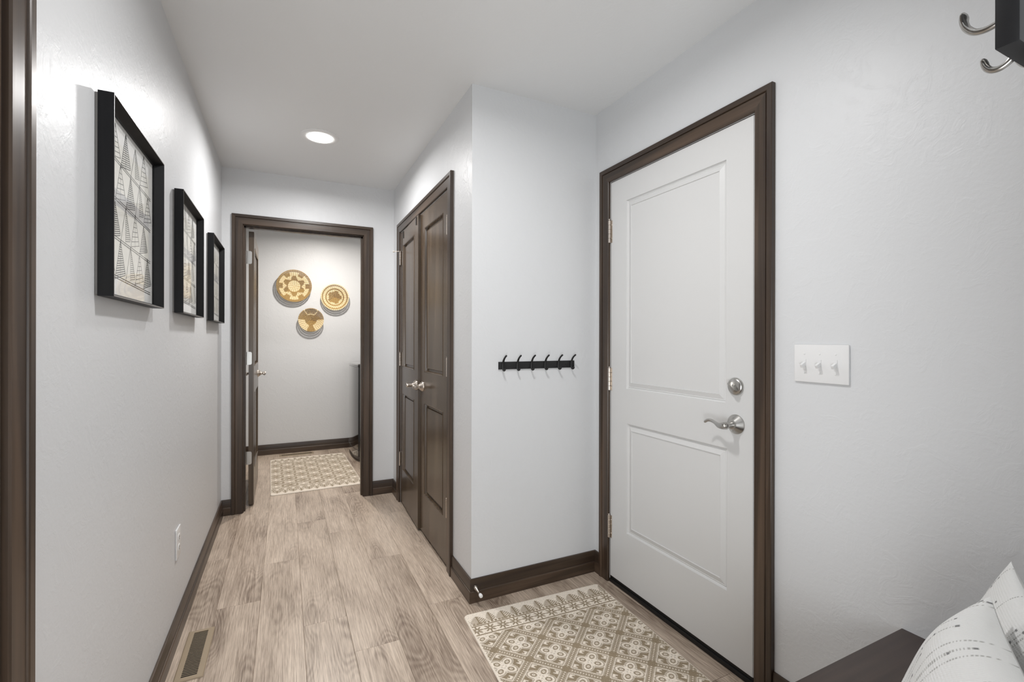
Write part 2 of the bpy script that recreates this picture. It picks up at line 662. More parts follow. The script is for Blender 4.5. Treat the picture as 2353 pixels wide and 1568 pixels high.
jb.box(XC + .001, XC + .06, K0, K1, 2.0415, 2.0445)
build('jamb', jb, 'wood_z', trim2, smooth=False)
jb = MB()
jb.box(XL - .078, XL + .004, D3b - .018, D3b - .0005, 0, 2.04)
jb.box(XL - .078, XL + .004, D3a + .0005, D3a + .018, 0, 2.04)
build('jamb', jb, 'wood_z', trim4, smooth=False)

BASEP = [(0, 0), (.0145, 0), (.0145, .051), (.0125, .0545), (.0095, .056), (.0095, .103), (.0075, .1085), (.0045, .1092), (0, .1092)]


def baseboard(name, path, label, wl):
    """path: list of (x,y) wall-plane corners, board on the left side of travel; mitred"""
    root = thing(name, label, 'baseboard', (path[0][0], path[0][1], 0), kind='structure')
    P = [Vector(p) for p in path]
    nr = []
    for i in range(len(P) - 1):
        t = (P[i + 1] - P[i]).normalized()
        nr.append(Vector((-t.y, t.x)))
    ends = []
    for i in range(len(P)):
        if i == 0: ends.append(nr[0])
        elif i == len(P) - 1: ends.append(nr[-1])
        else:
            b = nr[i - 1] + nr[i]
            ends.append(b / b.dot(nr[i]))
    n = len(BASEP)
    for i in range(len(P) - 1):
        vs = []
        for j in (i, i + 1):
            for d, z in BASEP:
                q = P[j] + ends[j] * d
                vs.append((q.x, q.y, z))
        fs = [(k, (k + 1) % n, n + (k + 1) % n, n + k) for k in range(n)] + [tuple(range(n)), tuple(range(n, 2 * n))]
        ax = 'wood_x' if abs((P[i + 1] - P[i]).x) > abs((P[i + 1] - P[i]).y) else 'wood_y'
        build('board', MB().add(vs, fs), ax, root, angle=25)
    return root


baseboard('baseboard_left', [(-.343, YB), (XL, YB), (XL, 1.077)], 'dark wood baseboard along the picture wall, turning at the laundry casing', 0)
baseboard('baseboard_back', [(XC, 3.628), (XC, YB), (.624, YB)], 'short dark wood baseboard right of the laundry doorway', 0)
baseboard('baseboard_alcove', [(XR, 2.002), (XR, YA), (XC, YA), (XC, 2.321)], 'dark wood baseboard wrapping the alcove and its outer corner', 0)
baseboard('baseboard_right', [(SX, SY), (XR, SY), (XR, 1.0345)], 'dark wood baseboard between the entry door and the bench', 0)
baseboard('baseboard_laundry', [(LXR, YF), (LXL, YF), (LXL, YL0)], 'dark wood baseboard under the woven baskets', 0)


# ------------------------------------------------------------------ panel doors
def slab(T, a0, a1, z0, z1, thick, panels, prof, mname, root, backp=True):
    """stile-and-rail slab with moulded panels on the n side; n=0 is the face"""
    A = sorted({a0, a1, *[p[0] for p in panels], *[p[1] for p in panels]})
    Z = sorted({z0, z1, *[p[2] for p in panels], *[p[3] for p in panels]})
    mb = MB(T)
    for i in range(len(A) - 1):
        for j in range(len(Z) - 1):
            ca, cz = (A[i] + A[i + 1]) / 2, (Z[j] + Z[j + 1]) / 2
            if any(p[0] < ca < p[1] and p[2] < cz < p[3] for p in panels): continue
            for d in ((0, -thick) if backp else (0,)):
                mb.add([(A[i], d, Z[j]), (A[i + 1], d, Z[j]), (A[i + 1], d, Z[j + 1]), (A[i], d, Z[j + 1])], [(0, 1, 2, 3)])
    for p, q in (((a0, z0), (a1, z0)), ((a1, z0), (a1, z1)), ((a1, z1), (a0, z1)), ((a0, z1), (a0, z0))):
        mb.add([(p[0], 0, p[1]), (q[0], 0, q[1]), (q[0], -thick, q[1]), (p[0], -thick, p[1])], [(0, 1, 2, 3)])
    build('slab', mb, mname, root, smooth=False)
    for p in panels:
        mb = MB(T)
        for side in ((1, -1) if backp else (1,)):
            vs = []
            for s, d in prof:
                dd = d if side == 1 else -thick - d
                vs += [(p[0] + s, dd, p[2] + s), (p[1] - s, dd, p[2] + s), (p[1] - s, dd, p[3] - s), (p[0] + s, dd, p[3] - s)]
            fs = []
            for k in range(len(prof) - 1):
                fs += [(4 * k + i, 4 * k + (i + 1) % 4, 4 * k + 4 + (i + 1) % 4, 4 * k + 4 + i) for i in range(4)]
            e = 4 * (len(prof) - 1)
            fs.append((e, e + 1, e + 2, e + 3))
            mb.add(vs, fs)
        build('panel', mb, mname, root, smooth=False)


def hinge(T, a, n, zc, root, name='hinge', h=.114, r=.0068, leaf=None, material='nickel_warm', pins=True):
    mb = MB(T)
    k = h / 5
    for i in range(5):
        mb.lathe([(r * .8, 0), (r, .0012), (r, k - .0012), (r * .8, k)], (a, n, zc - h / 2 + i * k), (0, 0, 1), 14)
    mb.lathe([(r * .5, 0), (r * .5, .003), (r * .95, .004), (r * .9, .007), (r * .3, .009)], (a, n, zc + h / 2), (0, 0, 1), 12)
    if leaf:
        a0_, a1_, n0_, n1_ = leaf
        mb.box(a0_, a1_, n0_, n1_, zc - h / 2, zc + h / 2)
        for dz in (-.3, .3):
            mb.lathe([(.004, 0), (.004, .0012), (.002, .0026)], ((a0_ + a1_) / 2, n1_, zc + dz * h), (0, 1, 0), 10)
    return build(name, mb, material, root)


# white entry door (door_1)
d1 = thing('door_1', 'white two-panel entry door with nickel lever and deadbolt', 'door', (XR, 1.52, 0), kind='structure')
WPROF = [(0, 0), (.002, -.0062), (.007, -.0095), (.0105, -.0070), (.013, -.0078), (.032, -.0015), (.0335, -.0050), (.035, -.0050)]
SA0, SA1 = 1.1175, 1.9245
slab(TE, SA0, SA1, .034, 2.0355, .044, [(1.232, 1.806, .9955, 1.9175), (1.226, 1.800, .291, .827)], WPROF, 'white_door', d1, backp=False)
ws = MB(TE)
ws.box(1.1145, 1.1172, -.03, -.002, .034, 2.037); ws.box(1.9249, 1.9282, -.03, -.002, .034, 2.037); ws.box(1.1145, 1.928, -.03, -.002, 2.0356, 2.0374)
build('weatherstrip', ws, 'white_door', d1, smooth=False)
for zc in (1.788, 1.035, .283):
    hinge(TE, 1.929, .0065, zc, d1, leaf=(1.913, 1.9235, 0, .0012), material='nickel_warm')
tag(build('door_sweep', MB(TE).box(SA0, SA1, -.04, -.003, .020, .0335), 'sweep', d1, smooth=False), 'black rubber door sweep')
build('threshold', MB(TE).box(E0, E1, -.068, .004, .0005, .0185, b=.003), 'sweep', d1)


def lever_set(T, a, z, sgn, root, rose_r=.036, depth=.058, button=True, reach=.10, name='door_handle', mt='nickel', n0=0):
    h = build(name, MB(T).lathe([(rose_r, n0), (rose_r, n0 + .003), (rose_r * .94, n0 + .006), (rose_r * .5, n0 + .021), (rose_r * .46, n0 + .023), (rose_r * .46, n0 + .026), (rose_r * .38, n0 + .027)],
                                (a, 0, z), (0, 1, 0), 36), mt, root, org=T @ Vector((a, n0, z)))
    mb = MB(T)
    mb.lathe([(.0105, n0 + .024), (.0105, n0 + .044), (.0125, n0 + .052), (.0125, n0 + depth + .004), (.0105, n0 + depth + .007)], (a, 0, z), (0, 1, 0), 24)
    path = [(a - sgn * .002, n0 + depth - .004, z - .001), (a + sgn * .016, n0 + depth - .004, z - .004), (a + sgn * .036, n0 + depth - .008, z - .006),
            (a + sgn * .056, n0 + depth - .012, z + .001), (a + sgn * .074, n0 + depth - .014, z + .006), (a + sgn * .090, n0 + depth - .013, z + .005),
            (a + sgn * reach, n0 + depth - .010, z - .002), (a + sgn * (reach + .004), n0 + depth - .010, z - .005)]
    rr = [(.0115, .0135), (.0105, .0128), (.0065, .0102), (.0042, .0068), (.0036, .0062), (.0034, .0058), (.003, .005), (.0012, .002)]
    both = smooth_path([p + r_ for p, r_ in zip(path, rr)], 5)
    mb.sweep([b[:3] for b in both], [(b[3], b[4]) for b in both])
    build('lever', mb, mt, h)
    sc_ = MB(T)
    for dz in (-.62, .62):
        sc_.lathe([(.0034, n0 + .010), (.0034, n0 + .0165), (.0015, n0 + .0175)], (a + .002, 0, z + dz * rose_r), (0, 1, 0), 10)
    build('screws', sc_, mt, h)
    if button:
        b_ = MB(T).lathe([(.0075, n0 + depth + .0065), (.0075, n0 + depth + .0085), (.006, n0 + depth + .0095), (.0052, n0 + depth + .0075)], (a, 0, z), (0, 1, 0), 20)
        b_.box(a - .0013, a + .0013, n0 + depth + .0072, n0 + depth + .0105, z - .0045, z + .0045)
        tag(build('lock_button', b_, mt, h), 'round privacy turn button')
    return h


lever_set(TE, 1.1865, .9245, 1, d1, mt='nickel')
db = build('deadbolt', MB(TE).lathe([(.0325, 0), (.0325, .004), (.031, .008), (.026, .0125), (.012, .0145), (.004, .015)], (1.187, 0, 1.064), (0, 1, 0), 36), 'nickel', d1,
           org=TE @ Vector((1.187, 0, 1.064)))
tb = MB(TE @ Matrix.Translation((1.187, 0, 1.064)) @ Matrix.Rotation(R(-45), 4, 'Y'))
tb.prism([(-.0215, .011), (-.0235, .022), (-.018, .0295), (-.006, .0325), (.006, .0325), (.018, .0295), (.0235, .022), (.0215, .011)], -.0042, .0042, axis='z')
tb.lathe([(.009, .012), (.008, .02)], (0, 0, 0), (0, 1, 0), 16)
build('thumb_turn', tb, 'nickel', db)

# closet doors (door_2): two dark leaves
DPROF = [(0, 0), (.003, .0022), (.007, -.0010), (.010, -.0150), (.022, -.0150), (.026, -.0085), (.029, -.0092)]
PAIR = ((2.398, 2.9635, (2.488, 2.872), 1, 'near'), (2.9665, 3.552, (3.088, 3.470), -1, 'far'))
d2 = thing('door_2', 'pair of tall dark brown two-panel closet doors with nickel levers', 'door', (XC, 2.975, 0), kind='structure')
LEAF = {}
for a0, a1, (p0, p1), sg, tg in PAIR:
    sub = bpy.data.objects.new('door_leaf', None)
    C.objects.link(sub)
    sub.parent = d2
    ORI[sub.name] = Vector((XC, (a0 + a1) / 2, .012))
    sub.location = ORI[sub.name] - ORI[d2.name]
    off = .004 if tg == 'near' else 0
    T_ = TC @ Matrix.Translation((0, off, 0))
    if tg == 'far':      # this leaf stands ajar by about two centimetres at the meeting edge
        T_ = TC @ Matrix.Translation((3.552, 0, 0)) @ Matrix.Rotation(R(-1.95), 4, 'Z') @ Matrix.Translation((-3.552, 0, 0))
    LEAF[tg] = T_
    slab(T_, a0, a1, .016, 2.040, .034, [(p0, p1, 1.030, 1.938), (p0, p1, .262, .836)], DPROF, 'door_wood', sub, backp=False)
    sub['label'] = 'nearer closet door leaf' if tg == 'near' else 'farther closet door leaf'
    ha = 2.402 if tg == 'near' else 3.551
    for zc in (1.847, 1.085, .328):
        hinge(TC, ha, .0075 if tg == 'near' else .0065, zc, sub, h=.098, leaf=None, material='nickel_warm')
for (aa, sg, tg) in ((2.915, -1, 'near'), (3.025, 1, 'far')):
    lever_set(LEAF[tg], aa, .937, sg, d2, rose_r=.033, depth=.056, button=False, reach=.10, mt='nickel_warm')
bc = MB(LEAF['far'])
for a in (3.455, 3.02):
    bc.box(a - .006, a + .006, 0, .004, 1.985, 2.036)
tag(build('catch_plate', bc, 'black', d2, smooth=False), 'small black ball catch plates')
ds = MB(TC).sweep([(3.556, .014, 1.903), (3.575, .045, 1.903)], [.0022, .0022])
ds.lathe([(.005, 0), (.006, .004), (.006, .010), (.004, .012)], (3.575, .045, 1.903), (.5, .86, 0), 14)
tag(build('hinge_stop', ds, 'nickel_warm', d2), 'hinge pin door stop')

# laundry door (door_3), swung open into the laundry
d3 = thing('door_3', 'dark laundry door standing open, seen almost edge-on in the far doorway', 'door', (-.25, YL0 + .01, 0), kind='structure')
ang = R(90.5)
ad = (math.cos(ang), math.sin(ang), 0)
nd = (math.sin(ang), -math.cos(ang), 0)
TD = frame((-.2105, YL0 + .012, 0), ad, nd)
slab(TD, 0, .765, .014, 2.030, .034, [(.115, .65, 1.030, 1.930), (.115, .65, .262, .836)], DPROF, 'door_wood', d3, backp=True)
for zc in (1.838, 1.094, .358):
    mb = MB()
    pts = []
    hh, y_ = .095, YL0 + .0105
    x0, x1 = -.262, -.2235
    rad = .011
    outl = [(x0, zc - hh / 2), (x1 - rad, zc - hh / 2)] + [(x1 - rad + rad * math.sin(q), zc - hh / 2 + rad - rad * math.cos(q)) for q in (R(30), R(60), R(90))] + \
           [(x1 - rad + rad * math.cos(q), zc + hh / 2 - rad + rad * math.sin(q)) for q in (0, R(30), R(60), R(90))] + [(x0, zc + hh / 2)]
    mb.prism(outl, y_ - .0012, y_ + .0012, axis='y')
    for dx, dz in ((-.012, -.035), (-.006, -.012), (-.012, .012), (-.008, .035)):
        mb.lathe([(.0032, 0), (.003, .001)], (x1 + dx, y_ - .0012, zc + dz), (0, -1, 0), 10)
    for i in range(5):
        mb.lathe([(.0064, 0), (.0064, .0175)], (x0, y_, zc - hh / 2 + i * .019), (0, 0, 1), 12)
    build('hinge', mb, 'nickel', d3)
lever_set(TD, .70, .937, -1, d3, rose_r=.032, depth=.056, button=False, mt='nickel_warm')
TD2 = frame(TD @ Vector((0, -.034, 0)), ad, tuple(-x for x in nd))
lever_set(TD2, .70, .937, -1, d3, rose_r=.032, depth=.056, button=False, mt='nickel_warm')

# side door (door_4) at the left edge
d4 = thing('door_4', 'dark door at the left edge, almost out of the frame', 'door', (XL, .56, 0), kind='structure')
TS = TL @ Matrix.Translation((0, -.012, 0))
slab(TS, D3a + .02, D3b - .0205, .012, 2.035, .035, [(.26, .87, 1.030, 1.930), (.26, .87, .262, .836)], DPROF, 'door_wood', d4, backp=False)

# ------------------------------------------------------------------ ceiling downlights
def downlight(x, y, label, power, col):
    root = thing('downlight', label, 'ceiling light', (x, y, H - .02), group='flush round ceiling downlights')
    build('trim_ring', MB().lathe([(.106, 0), (.106, .003), (.100, .0055), (.082, .0065), (.076, .0035), (.074, .0045)], (x, y, H), (0, 0, -1), 56), 'fixture', root)
    build('diffuser', MB().lathe([(.0735, .002), (.072, .0065), (.066, .0088), (.04, .0105), (.01, .011)], (x, y, H), (0, 0, -1), 48), 'lamp', root)
    l = area('downlight_lamp', (0, 0, 0), (0, 0, 0), .13, .13, power, col, 'DISK')
    l.parent = root
    l.location = (0, 0, .007)
    l.data.spread = R(170)
    return root


downlight(.183, 2.995, 'round white ceiling downlight glowing in the middle of the hall', HALL_POWER, (1, .985, .975))
downlight(.52, 1.20, 'round white ceiling downlight above the rug, out of frame overhead', NEAR_POWER, (1, .99, .985))
downlight(.38, 4.78, 'round white ceiling downlight inside the laundry room', LAUNDRY_POWER, (1, .945, .88))


# ------------------------------------------------------------------ picture frames
def strip(mb, p, q, w_, n, mi=0):
    """thin ink stroke in the art plane (a,z)"""
    a = Vector(p); b = Vector(q)
    d = b - a
    if d.length < 1e-6: return
    s = Vector((-d.y, d.x)).normalized() * w_ / 2
    mb.add([(a.x - s.x, n, a.y - s.y), (b.x - s.x, n, b.y - s.y), (b.x + s.x, n, b.y + s.y), (a.x + s.x, n, a.y + s.y)], [(0, 1, 2, 3)], mi)


def picture(y0, y1, z0, z1, label, seed):
    rnd = random.Random(seed)
    dep, ft, rec = .037, .0125, .012
    root = thing('picture_frame', label, 'picture', (XL, (y0 + y1) / 2, z0), group='black deep-framed line drawings on the left wall')
    T = TL
    prof = [(0, .006), (0, dep), (.0028, dep), (ft, rec), (ft, .006)]
    # four mitred sides, each bar a part
    cs = [(y0, z0), (y1, z0), (y1, z1), (y0, z1)]
    ins = [(1, 1), (-1, 1), (-1, -1), (1, -1)]
    for k in range(4):
        A, B, ia, ib = cs[k], cs[(k + 1) % 4], ins[k], ins[(k + 1) % 4]
        mb = MB(T)
        n = len(prof)
        vs = [(A[0] + ia[0] * s, d, A[1] + ia[1] * s) for s, d in prof] + [(B[0] + ib[0] * s, d, B[1] + ib[1] * s) for s, d in prof]
        for i in range(n):
            f = (i, (i + 1) % n, n + (i + 1) % n, n + i)
            mb.f.append(tuple(f)); mb.m.append(1 if i == 1 else 0)
        mb.v += [tuple(T @ Vector(v)) for v in vs]
        mb.f += [tuple(range(n)), tuple(range(n, 2 * n))]; mb.m += [0, 0]
        build('frame_bar', mb, ['frame', 'frame_edge'], root, angle=20)
    build('backing', MB(T).box(y0 + .004, y1 - .004, .0005, .0062, z0 + .004, z1 - .004), 'frame_edge', root, smooth=False)
    pn = .0066
    a0, a1, b0, b1 = y0 + .012, y1 - .012, z0 + .012, z1 - .012
    build('mat_board', MB(T).box(a0, a1, .0062, pn, b0, b1), 'paper', root, smooth=False)
    # drawing sheet and grey band, glass reflections put into their colour
    s0, s1, t0, t1 = a0 + .02, a1 - .045, b0 + .05, b1 - .055
    pr = MB(T)
    L_ = t1 - t0
    def rect(u0, u1, v0, v1, mi, n_):
        pr.add([(u0, n_, v0), (u1, n_, v0), (u1, n_, v1), (u0, n_, v1)], [(0, 1, 2, 3)], mi)
    rect(s0, s1, t0, t1, 0, pn + .0002)
    rect(s0, s1, t0 + L_ * .52, t0 + L_ * .64, 1, pn + .0003)
    # rows of tall hatched triangles
    n_ = pn + .0005
    rows = 4
    rh = (t1 - t0 + .05) / rows
    for r_ in range(rows):
        zb = t0 + r_ * rh
        cols = 5
        cwid = (s1 - s0 + .03) / cols
        for c in range(cols):
            ca = s0 + (c + .5 * (r_ % 2)) * cwid
            if ca + cwid > s1 + .035: continue
            tip = (ca + cwid / 2, zb + rh * rnd.uniform(.82, 1.0))
            bl, br = (ca, zb - .01), (ca + cwid, zb + .012)
            strip(pr, bl, tip, .0019, n_, 2); strip(pr, tip, br, .0019, n_, 2)
            strip(pr, (ca + cwid / 2, zb), tip, .0011, n_, 2)
            mode = (c + r_ + seed) % 3
            nn = 16 if mode != 1 else 7
            for k in range(nn):
                f = (k + .5) / nn
                lx, lz = bl[0] + (tip[0] - bl[0]) * f, bl[1] + (tip[1] - bl[1]) * f
                rx, rz = (br[0] + (tip[0] - br[0]) * f, br[1] + (tip[1] - br[1]) * f)
                if mode == 0:
                    lx, lz = (lx + rx) / 2, (lz + rz) / 2
                strip(pr, (lx, lz), (rx, rz - .004), .0014 if mode != 2 else .0020, n_, 2)
        strip(pr, (s0, zb + .006), (s1 + .02, zb - .014), .0018, n_, 2)
        strip(pr, (s0, zb), (s1 + .02, zb - .020), .0018, n_, 2)
    tag(build('drawing', pr, ['sheet', 'grey_glare', 'ink'], root, smooth=False), 'line drawing of hatched triangles on a sheet with painted glass reflections')
    tag(build('glass_pane', MB(T).box(a0, a1, .0098, .0110, b0, b1), 'glass', root, smooth=False), 'clear picture glass')
    return root


picture(1.405, 1.912, 1.3365, 1.819, 'nearest and largest-looking of the three black frames, hatched drawing clearly visible', 1)
picture(2.240, 2.757, 1.340, 1.832, 'middle one of the three black picture frames on the left wall', 2)
picture(3.117, 3.630, 1.340, 1.838, 'farthest of the three black picture frames, closest to the laundry doorway', 3)

# ------------------------------------------------------------------ outlet and switch plate
ot = thing('wall_outlet', 'white duplex power outlet low on the left wall above the baseboard', 'outlet', (XL, 2.345, .33))
oz = .3925
build('cover_plate', MB(TL).box(2.305, 2.385, .0003, .006, oz - .062, oz + .062, b=.0025), 'plate', ot)
for dz in (.021, -.021):
    rc = MB(TL)
    poly = [(2.345 + .0165 * math.cos(q) * (1.0), oz + dz + max(-.0125, min(.0125, .0168 * math.sin(q)))) for q in [2 * PI * k / 28 for k in range(28)]]
    rc.prism([(a, b) for a, b in poly], .0055, .0078, axis='y')
    r_ = build('receptacle', rc, 'plate', ot, angle=40)
    sl = MB(TL)
    sl.box(2.3385, 2.3405, .0076, .0082, oz + dz - .003, oz + dz + .006); sl.box(2.3495, 2.3515, .0076, .0082, oz + dz - .002, oz + dz + .005)
    sl.lathe([(.0024, .0076), (.0024, .0082)], (2.345, 0, oz + dz - .0075), (0, 1, 0), 10)
    build('slots', sl, 'blackhole', r_, smooth=False)
build('screw', MB(TL).lathe([(.003, .0055), (.003, .0068), (.002, .0073)], (2.345, 0, oz), (0, 1, 0), 12), 'plate', ot)

sw = thing('light_switch', 'white plate with three toggle light switches right of the entry door', 'light switch', (XR, .883, 1.103))
build('cover_plate', MB(TE).box(.8008, .9652, .0003, .0065, 1.1025, 1.2215, b=.0028), 'plate', sw)
for ya in (.9315, .8845, .8375):
    zc = 1.1585
    tg_ = MB(TE)
    tg_.box(ya - .0055, ya + .0055, .0060, .0074, zc - .0165, zc + .0165)
    tg_.box(ya - .0042, ya + .0042, .0070, .0080, zc - .0150, zc + .0150)
    b_ = build('bezel', tg_, 'plate', sw, smooth=False)
    T2 = TE @ Matrix.Translation((ya, .006, zc + .004)) @ Matrix.Rotation(R(-27), 4, 'X')
    build('toggle', MB(T2).box(-.0040, .0040, 0, .0200, -.0062, .0048, b=.0012), 'plate', b_)
for ya in (.9315, .8845, .8375):
    for dz in (.030, -.0303):
        build('screw', MB(TE).lathe([(.003, .0060), (.003, .0072), (.002, .0077)], (ya, 0, 1.162 + dz), (0, 1, 0), 12), 'plate', sw)

# ------------------------------------------------------------------ black hook rail
TA = frame((0, YA, 0), (1, 0, 0), (0, -1, 0))
hr = thing('hook_rail', 'black metal rail with six coat hooks on the short alcove wall', 'coat rack', (1.142, YA, 1.09))
build('rail', MB(TA).box(.9247, 1.3587, .0003, .0055, 1.091, 1.1275, b=.0008), 'black', hr)
for k in range(6):
    x = .9470 + .0784 * k
    hk = MB(TA)
    pts = smooth_path([(x, .0075, 1.094, .0055, .0022), (x, .0085, 1.110, .0055, .0024), (x, .011, 1.127, .0055, .003), (x, .020, 1.141, .005, .0034),
                       (x, .034, 1.152, .0046, .0040), (x, .045, 1.158, .0044, .0042), (x, .0475, 1.159, .002, .002)], 5)
    hk.sweep([p[:3] for p in pts], [(p[4], p[3]) for p in pts], up=(1, 0, 0))
    pts = smooth_path([(x, .0075, 1.104, .0050, .0024), (x, .009, 1.092, .0050, .0030), (x, .016, 1.0855, .0048, .0034), (x, .026, 1.087, .0046, .0038),
                       (x, .030, 1.094, .0050, .0046), (x, .0305, 1.0965, .002, .002)], 5)
    hk.sweep([p[:3] for p in pts], [(p[4], p[3]) for p in pts], up=(1, 0, 0))
    build('hook', hk, 'black', hr)
for x in (.985, 1.300):
    build('screw', MB(TA).lathe([(.0035, .005), (.0035, .0062), (.002, .0072)], (x, 0, 1.109), (0, 1, 0), 12), 'black', hr)

# door stop on the alcove baseboard
dsx = thing('door_stop', 'satin nickel solid door stop screwed to the alcove baseboard near the corner', 'door stop', (.8045, YA - .0145, .070))
dv = Vector((0.02, -1, -.12)).normalized()
o0 = Vector((.8045, YA - .0100, .071))
build('stem', MB().lathe([(.0115, 0), (.0115, .003), (.0095, .010), (.006, .026), (.0045, .042), (.0042, .052), (.006, .056)], o0, dv, 24), 'nickel_warm', dsx)
tag(build('rubber_tip', MB().lathe([(.0068, 0), (.0080, .004), (.0084, .014), (.0070, .017), (.002, .0175)], o0 + dv * .056, dv, 20), 'plate', dsx), 'white rubber tip')


# ------------------------------------------------------------------ floor registers
def register(name, label, cx, cy, L_, W_, nf, along, slat_l):
    root = thing(name, label, 'floor vent', (cx, cy, 0), group='tan steel floor registers')
    T = frame((cx, cy, 0), (0, 1, 0), (-1, 0, 0)) if along == 'y' else frame((cx, cy, 0), (1, 0, 0), (0, 1, 0))
    a, b = L_ / 2, W_ / 2
    sa, sb = slat_l[0] / 2, slat_l[1] / 2
    mb = MB(T)
    # sloped rim with rounded edge around the grille window
    loops = [(a, b, .0003), (a - .001, b - .001, .003), (a - .004, b - .004, .0048), (sa + .004, sb + .004, .0056), (sa, sb, .0050), (sa, sb, .0012)]
    vs = []
    for p, q, z in loops:
        vs += [(-p, -q, z), (p, -q, z), (p, q, z), (-p, q, z)]
    fs = []
    for k in range(len(loops) - 1):
        fs += [(4 * k + i, 4 * k + (i + 1) % 4, 4 * k + 4 + (i + 1) % 4, 4 * k + 4 + i) for i in range(4)]
    mb.add(vs, fs)
    build('rim', mb, 'tan', root, angle=20)
    build('duct_opening', MB(T).box(-sa, sa, -sb, sb, .0004, .0013), 'blackhole', root, smooth=False)
    step = 2 * sa / nf
    fin = None
    for k in range(nf + 1):
        c = -sa + k * step
        if fin is None:
            fin = build('louver', MB(T).box(c - step * .13, c + step * .13, -sb, sb, .0038, .0050), 'tan', root, smooth=False)
            base = fin.location.copy(); c0 = c
        else:
            f2 = fin.copy()
            C.objects.link(f2)
            d_ = T.to_3x3() @ Vector((c - c0, 0, 0))
            f2.location = base + d_
    return root


register('floor_register', 'tan metal floor register with black slots beside the left baseboard', -.3155, 2.190, .330, .094, 29, 'y', (.292, .050))
register('floor_register', 'tan metal floor register on the laundry floor behind the far rug', .112, 5.505, .335, .095, 29, 'x', (.295, .045))


# ------------------------------------------------------------------ rugs
def rug_pattern(Ug, Vg, W_, L_):
    """returns 0..1 brown mask for local coordinates in metres (u across, v down from the end)"""
    V2 = np.minimum(Vg, L_ - Vg)
    m = np.zeros_like(Ug)
    hu, hv = .1045, .1015
    u0, v0 = .357, .172
    a = ((Ug - u0) / hu + (Vg - v0) / hv) / 2
    b = ((Ug - u0) / hu - (Vg - v0) / hv) / 2
    fa, fb = a - np.round(a), b - np.round(b)          # -.5...5, bands at 0
    A, B = np.abs(fa), np.abs(fb)
    mn = np.minimum(A, B)
    brown = np.zeros_like(m, bool)
    band = mn < .115
    brown |= band
    edge = (mn > .088) & (mn < .115)                    # cream rules beside the bands
    brown &= ~edge
    # dotted centre of the bands
    for P_, Q_ in ((fa, fb), (fb, fa)):
        dot = (np.abs(P_) < .022) & ((np.mod(Q_ * 14, 1) < .5)) & (np.abs(Q_) > .1)
        brown &= ~dot
        rail = (np.abs(np.abs(P_) - .062) < .010) & (np.abs(Q_) > .115) & (np.mod(Q_ * 22, 1) < .4)
        brown &= ~rail
    # cell interior, s,t in -1..1
    s = (np.abs(fa) - .5) / .385 * -1 * np.sign(-fa)
    t = (np.abs(fb) - .5) / .385 * -1 * np.sign(-fb)
    inn = ~band
    S, Tt = np.abs(s), np.abs(t)
    inner = np.ones_like(brown)
    # corner squares: cream with small brown block
    cq = (S > .56) & (Tt > .56)
    sq = (S > .62) & (Tt > .62) & (S < .94) & (Tt < .94)
    cre = sq & ~((S > .62) & (S < .76) & (Tt > .70) & (Tt < .86))
    inner &= ~cre
    # four ring ovals
    for cx, cy in ((.52, 0), (-.52, 0), (0, .52), (0, -.52)):
        if cx: rx, ry = .40, .31
        else: rx, ry = .31, .40
        q = np.hypot((s - cx) / rx, (t - cy) / ry)
        inner &= ~((q > .60) & (q < 1.0))
        inner &= ~((q < .30) & (q > .12))
        inner &= ~((q > 1.18) & (q < 1.30) & (np.hypot(s, t) > .42) & ~cq)
    inner &= ~(np.hypot(s, t) < .13)
    inner &= ~((np.abs(S - Tt) < .05) & (np.hypot(s, t) > .18) & (np.hypot(s, t) < .62))
    brown = np.where(inn, inner, brown)
    # border zone
    star = (V2 > .095) & (V2 <= .172)
    pu = np.mod(Ug - .05, .059) / .059 - .5
    pv = (V2 - .131) / .059
    ang_ = np.arctan2(pv, pu)
    rr = np.hypot(pu, pv)
    st = rr < .34 + .16 * np.cos(8 * ang_)
    st &= ~(rr < .09)
    stz = st | (np.abs(V2 - .101) < .0035) | (np.abs(V2 - .163) < .0035) | ((rr > .62) & (np.mod(Ug * 90, 1) < .55) & (np.abs(V2 - .131) < .026))
    brown = np.where(star, stz, brown)
    fern = V2 <= .095
    f = np.zeros_like(brown)
    for pitch, ph, top, wd in ((.118, .048, .033, .045), (.118, .107, .020, .025)):
        x = np.mod(Ug - ph + pitch / 2, pitch) - pitch / 2
        yy = (V2 - top) / ((.094 if wd > .03 else .082) - top)      # 0 tip .. 1 base
        prof = np.where(yy < .7, np.clip(yy / .7, 0, 1) ** .62, 1 - (yy - .7) * 1.5)
        saw = np.mod((V2 + np.abs(x) * .75) * 82, 1)
        ins_ = (yy > 0) & (yy < 1) & (np.abs(x) < wd * prof * (1.12 - .34 * saw))
        vein = (saw < .42) & (np.abs(x) > .0035)
        f |= ins_ & ~vein
    f |= (V2 > .082) & (np.mod(Ug * 60, 1) < .6)
    brown = np.where(fern, f, brown)
    side = np.minimum(Ug, W_ - Ug)
    brown = brown & (side > .007) & (V2 > .02)
    return brown.astype(float)


